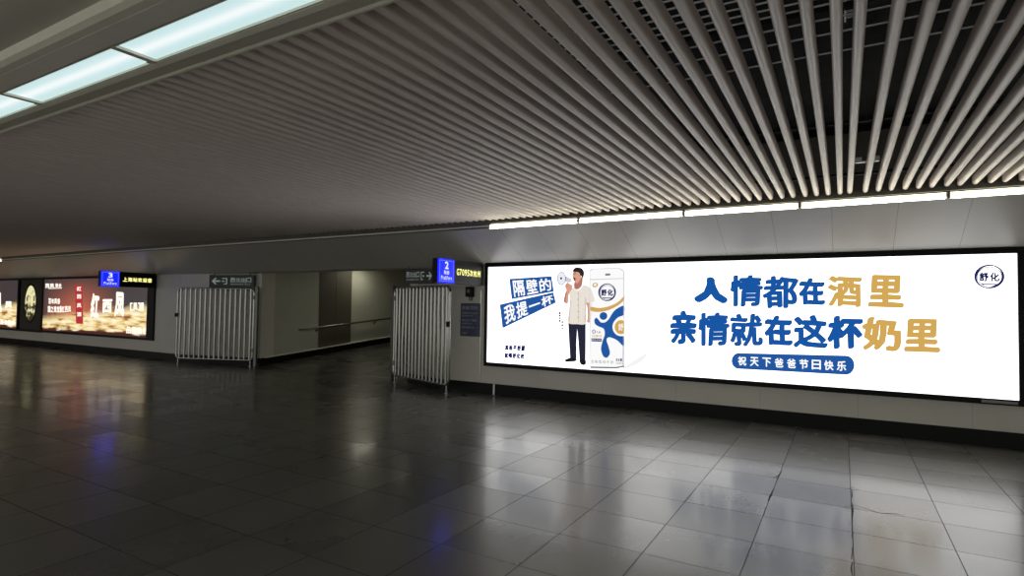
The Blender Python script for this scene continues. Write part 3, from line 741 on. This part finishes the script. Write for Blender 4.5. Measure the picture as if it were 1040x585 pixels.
platform_sign(-5.75, '2', 'G7095次杭州', 'projecting black sign with blue plate numbered 2 beside the white billboard')
platform_sign(-16.70, '3', '上海站欢迎您', 'projecting black sign with blue plate numbered 3 in front of the liquor advert')

# ================================================================== EXIT SIGNS
def exit_sign(loc, rzz, w_, h_, label, arrow_left, text, ink):
    t = thing('exit_sign', label, 'exit sign', loc, rzz)
    obj('board', BOX(-w_/2, w_/2, -.04, 0, 0, h_, bev=.005), M['green'], t)
    Yf = -.043
    def flat2(name, polys, m):
        bm = bmesh.new()
        for p in polys: bm.faces.new([bm.verts.new((x*w_-w_/2, Yf, z*h_)) for x, z in p])
        bmesh.ops.recalc_face_normals(bm, faces=bm.faces[:])
        return obj(name, bm, m, t)
    if arrow_left:
        ar = [[(.06, .52), (.14, .78), (.175, .78), (.125, .58), (.125, .46), (.175, .26), (.14, .26)], [(.12, .58), (.25, .58), (.25, .46), (.12, .46)]]
        flat2('arrow', ar, ink)
        dr = [[(.29, .76), (.41, .76), (.41, .70), (.29, .70)], [(.385, .70), (.41, .70), (.41, .26), (.385, .26)], [(.33, .32), (.385, .32), (.385, .26), (.33, .26)], [(.29, .55), (.35, .55), (.35, .46), (.29, .46)]]
        flat2('door_symbol', dr, ink)
        obj('lettering', quad_letters(line_items(text, rect3((-w_/2+.48*w_, Yf, .42*h_), (1, 0, 0), (0, 0, 1), .46*w_, .36*h_), .12), .02, 6), ink, t)
        obj('lettering', quad_letters(line_items('Northwest Exit', rect3((-w_/2+.49*w_, Yf, .22*h_), (1, 0, 0), (0, 0, 1), .43*w_, .13*h_), .1)), ink, t)
    else:
        ar = [[(.97, .5), (.89, .76), (.855, .76), (.905, .56), (.905, .44), (.855, .24), (.89, .24)], [(.78, .56), (.91, .56), (.91, .44), (.78, .44)]]
        flat2('arrow', ar, ink)
        dr = [[(.58, .78), (.70, .78), (.70, .72), (.58, .72)], [(.58, .72), (.605, .72), (.605, .24), (.58, .24)], [(.605, .30), (.66, .30), (.66, .24), (.605, .24)], [(.64, .55), (.70, .55), (.70, .45), (.64, .45)]]
        flat2('door_symbol', dr, ink)
        obj('lettering', quad_letters(line_items(text, rect3((-w_/2+.05*w_, Yf, .42*h_), (1, 0, 0), (0, 0, 1), .48*w_, .36*h_), .12), .02, 6), ink, t)
        obj('lettering', quad_letters(line_items('Northwest Exit', rect3((-w_/2+.06*w_, Yf, .22*h_), (1, 0, 0), (0, 0, 1), .45*w_, .13*h_), .1)), ink, t)
    for s in (-1, 1): obj('bracket', BOX(s*w_*.4-.02, s*w_*.4+.02, -.03, -.01, h_, h_+.05), M['steeldark'], t)
    return t
SPL = math.atan2(9.5-WY, 15.55-12.95)
px = lambda t: (-15.55+(2.6)*t, WY+.57*t)
xs, ys = px(.66); exit_sign((xs+.02, ys-.05, 2.0), SPL, 1.46, .33, 'dark exit sign with left arrow above the barred gate on the left', True, '西北出口', M['exitink'])
exit_sign((-7.24, 8.86, 2.035), 0, .70, .30, 'dark exit sign with right arrow above the gate beside the billboard', False, '西北出口', M['exitinkdim'])

# ================================================================== SWUNG-OPEN GATES
def gate(p0, p1, label, hinge_right, nb):
    p0, p1 = Vector((*p0, 0)), Vector((*p1, 0)); dvec = p1-p0; W_ = dvec.length
    t = thing('barred_gate', label, 'gate', p0, math.atan2(dvec.y, dvec.x))
    z0, z1, rr, R = .15, 1.965, .028, .10
    loop = []
    for cx, cz, a0 in ((W_-R, z1-R, 0), (R, z1-R, 90), (R, z0+R, 180), (W_-R, z0+R, 270)):
        for k in range(5):
            a = math.radians(a0+90*k/4); loop.append(Vector((cx+R*math.cos(a), 0, cz+R*math.sin(a))))
    bm = bmesh.new(); tube(bm, loop+[loop[0]], rr, 10, caps=False)
    obj('frame', bm, M['steel'], t, True)
    for k in range(nb):
        x = .09+(W_-.18)*k/(nb-1)
        b_ = TUBE([(x, 0, z0+.01), (x, random.uniform(-.006, .006), z0+(z1-z0)*.35), (x+random.uniform(-.004, .004), random.uniform(-.008, .008), z0+(z1-z0)*.7), (x, 0, z1-.01)], .0285, 12)
        obj('bar', b_, M['steel'], t, True)
    hx = W_ if hinge_right else 0
    s = 1 if hinge_right else -1
    obj('hinge_post', BOX(hx+s*.075-.035, hx+s*.075+.035, -.035, .035, 0, 2.02, bev=.006), M['steeldark'], t)
    for z in (.4, 1.75): obj('hinge', TUBE([(hx, 0, z-.05), (hx, 0, z+.05)], .04, 10), M['steeldark'], t, True)
    for x in (.06, W_-.06): obj('foot', TUBE([(x, 0, 0), (x, 0, .02), (x, 0, .03), (x, 0, z0)], [.035, .035, .02, .02], 10), M['steel'], t, True)
    fx = 0 if hinge_right else W_
    obj('latch', BOX(fx-.05, fx+.05, -.045, -.02, 1.22, 1.32, bev=.004), M['blackmatt'], t)
    return t
gate((-15.03, 8.55), (-12.99, 9.32), 'stainless barred gate swung open under the left arrow exit sign', True, 15)
gate((-8.15, 9.17), (-6.25, 8.52), 'stainless barred gate swung open beside the white billboard', False, 15)

# ================================================================== NOTICE, BOX, GUARD, HANDRAIL, LAMP
t = thing('notice_board', 'dark blue notice board with rows of text between gate and billboard', 'notice', (-6.06, WY, 1.04))
obj('board', BOX(-.22, .22, -.025, 0, 0, .62, bev=.004), M['navy'], t)
rows = [('旅客须知', .50, .07, .36), ('文明乘车安全出行', .42, .035, .36), ('请勿倚靠护栏', .37, .03, .26), ('请走地下通道', .28, .04, .34), ('注意安全', .225, .03, .24), ('谢谢配合', .15, .035, .30), ('上海站', .04, .04, .13)]
for s, z, hh, ww in rows:
    obj('notice_text', quad_letters(line_items(s, rect3((-.19, -.027, z), (1, 0, 0), (0, 0, 1), ww, hh), .1)), M['inkpale'], t)
t = thing('alarm_box', 'small black box on the wall above the dark blue notice', 'alarm box', (-6.06, WY, 1.78))
obj('case', BOX(-.075, .075, -.09, 0, 0, .19, bev=.01), M['blackmatt'], t)
obj('lens', TUBE([(0, -.09, .11), (0, -.10, .11)], .035, 14), M['steeldark'], t)
obj('mount', BOX(-.04, .04, -.03, 0, -.07, 0, bev=.004), M['steeldark'], t)
t = tag(obj('corner_guard', BOX(-5.845, -5.815, WY-.012, WY, HB, 1.9), M['steel']), 'thin steel strip up the wall edge beside the blue notice', 'corner guard')
t = tag(obj('bumper_post', TUBE([(-5.50, WY-.035, 0), (-5.50, WY-.035, HB-.01), (-5.50, WY-.035, HB)], [.02, .02, .014], 10), M['galv'], None, True), 'short pale metal post standing against the black skirting below the billboard', 'post')

t = thing('handrail', 'steel handrail on brackets along the wall of the passage ramp', 'handrail', (-12.95, 10.7, rz(10.7)))
hz = .80
def hp(y): return (.10, y-10.7, rz(y)-rz(10.7)+hz)
obj('rail', TUBE([(.0, 0, hz-.005), (.06, 0, hz), hp(10.8), hp(13), hp(16), hp(19.5)], .026, 10), M['rail'], t, True)
y = 11.3
while y < 19.5:
    a, b_, c_ = hp(y)
    br = obj('bracket', TUBE([(0, b_, c_-.09), (.06, b_, c_-.09), (.1, b_, c_-.06), (.1, b_, c_-.02)], .011, 8), M['rail'], t, True)
    obj('bracket_plate', TUBE([(.0, b_, c_-.09), (.014, b_, c_-.09)], .035, 12), M['rail'], br)
    y += 1.15
def cz(y): return 2.57+(y-9.5)*.08
M['lit_lamp'] = emit('lit_passage_lamp', (255, 251, 228), 13.0)
for lx, ly, ll in ((-12.45, 12.75, 'small ceiling lamp glowing under the soffit inside the side passage'), (-9.6, 11.2, 'added unseen lamp brightening the side passage, hidden above its soffit'), (-8.3, 12.6, 'ceiling lamp of the side passage behind the barred gate')):  # second and third lamps are added out of sight to brighten the passage
    t = thing('passage_lamp', ll, 'ceiling lamp', (lx, ly, cz(ly-.45)-.04-(.03 if lx < -12 else 0)))
    obj('housing', BOX(-.10, .10, -.45, .45, -.03, .03, bev=.006), M['band'], t)
    obj('diffuser', BOX(-.085, .085, -.43, .43, -.045, -.03), M['lit_lamp'], t)

# ================================================================== ABOVE THE SLATS
grp = 'thin conduits above the slats'
for k, (y, z) in enumerate([(2.40+.085*i, 3.2) for i in range(14)]+[(3.70, 3.2), (3.98, 3.2)]):
    o = obj('conduit', TUBE([(-9, y, z), (-3, y+.01, z), (XR-.5, y, z)], .0055, 8), M['galv'], None, True)
    tag(o, 'thin pale conduit crossing in the dark gap above the ceiling slats', 'conduit', grp)
t = thing('cable_ladder', 'narrow cable ladder seen through the gap between two slats at the top', 'cable ladder', (.05, 2.6, 3.4))
for s in (-1, 1): obj('side_rail', BOX(s*.03-.004, s*.03+.004, 0, 1.45, 0, .03), M['galv'], t)
for k in range(18): obj('rung', BOX(-.026, .026, .05+k*.08-.005, .05+k*.08+.005, .008, .018), M['galv'], t)
t = thing('slat_clamp', 'small pale metal clamp bridging two slats above the billboard', 'clamp', (.215, 6.6, 3.085))
obj('bar', BOX(-.10, .10, -.02, .02, .0, .012), M['galv'], t)
for s in (-1, 1): obj('jaw', BOX(s*.075-.03, s*.075+.03, -.035, .035, .012, .05, bev=.006), M['galv'], t)
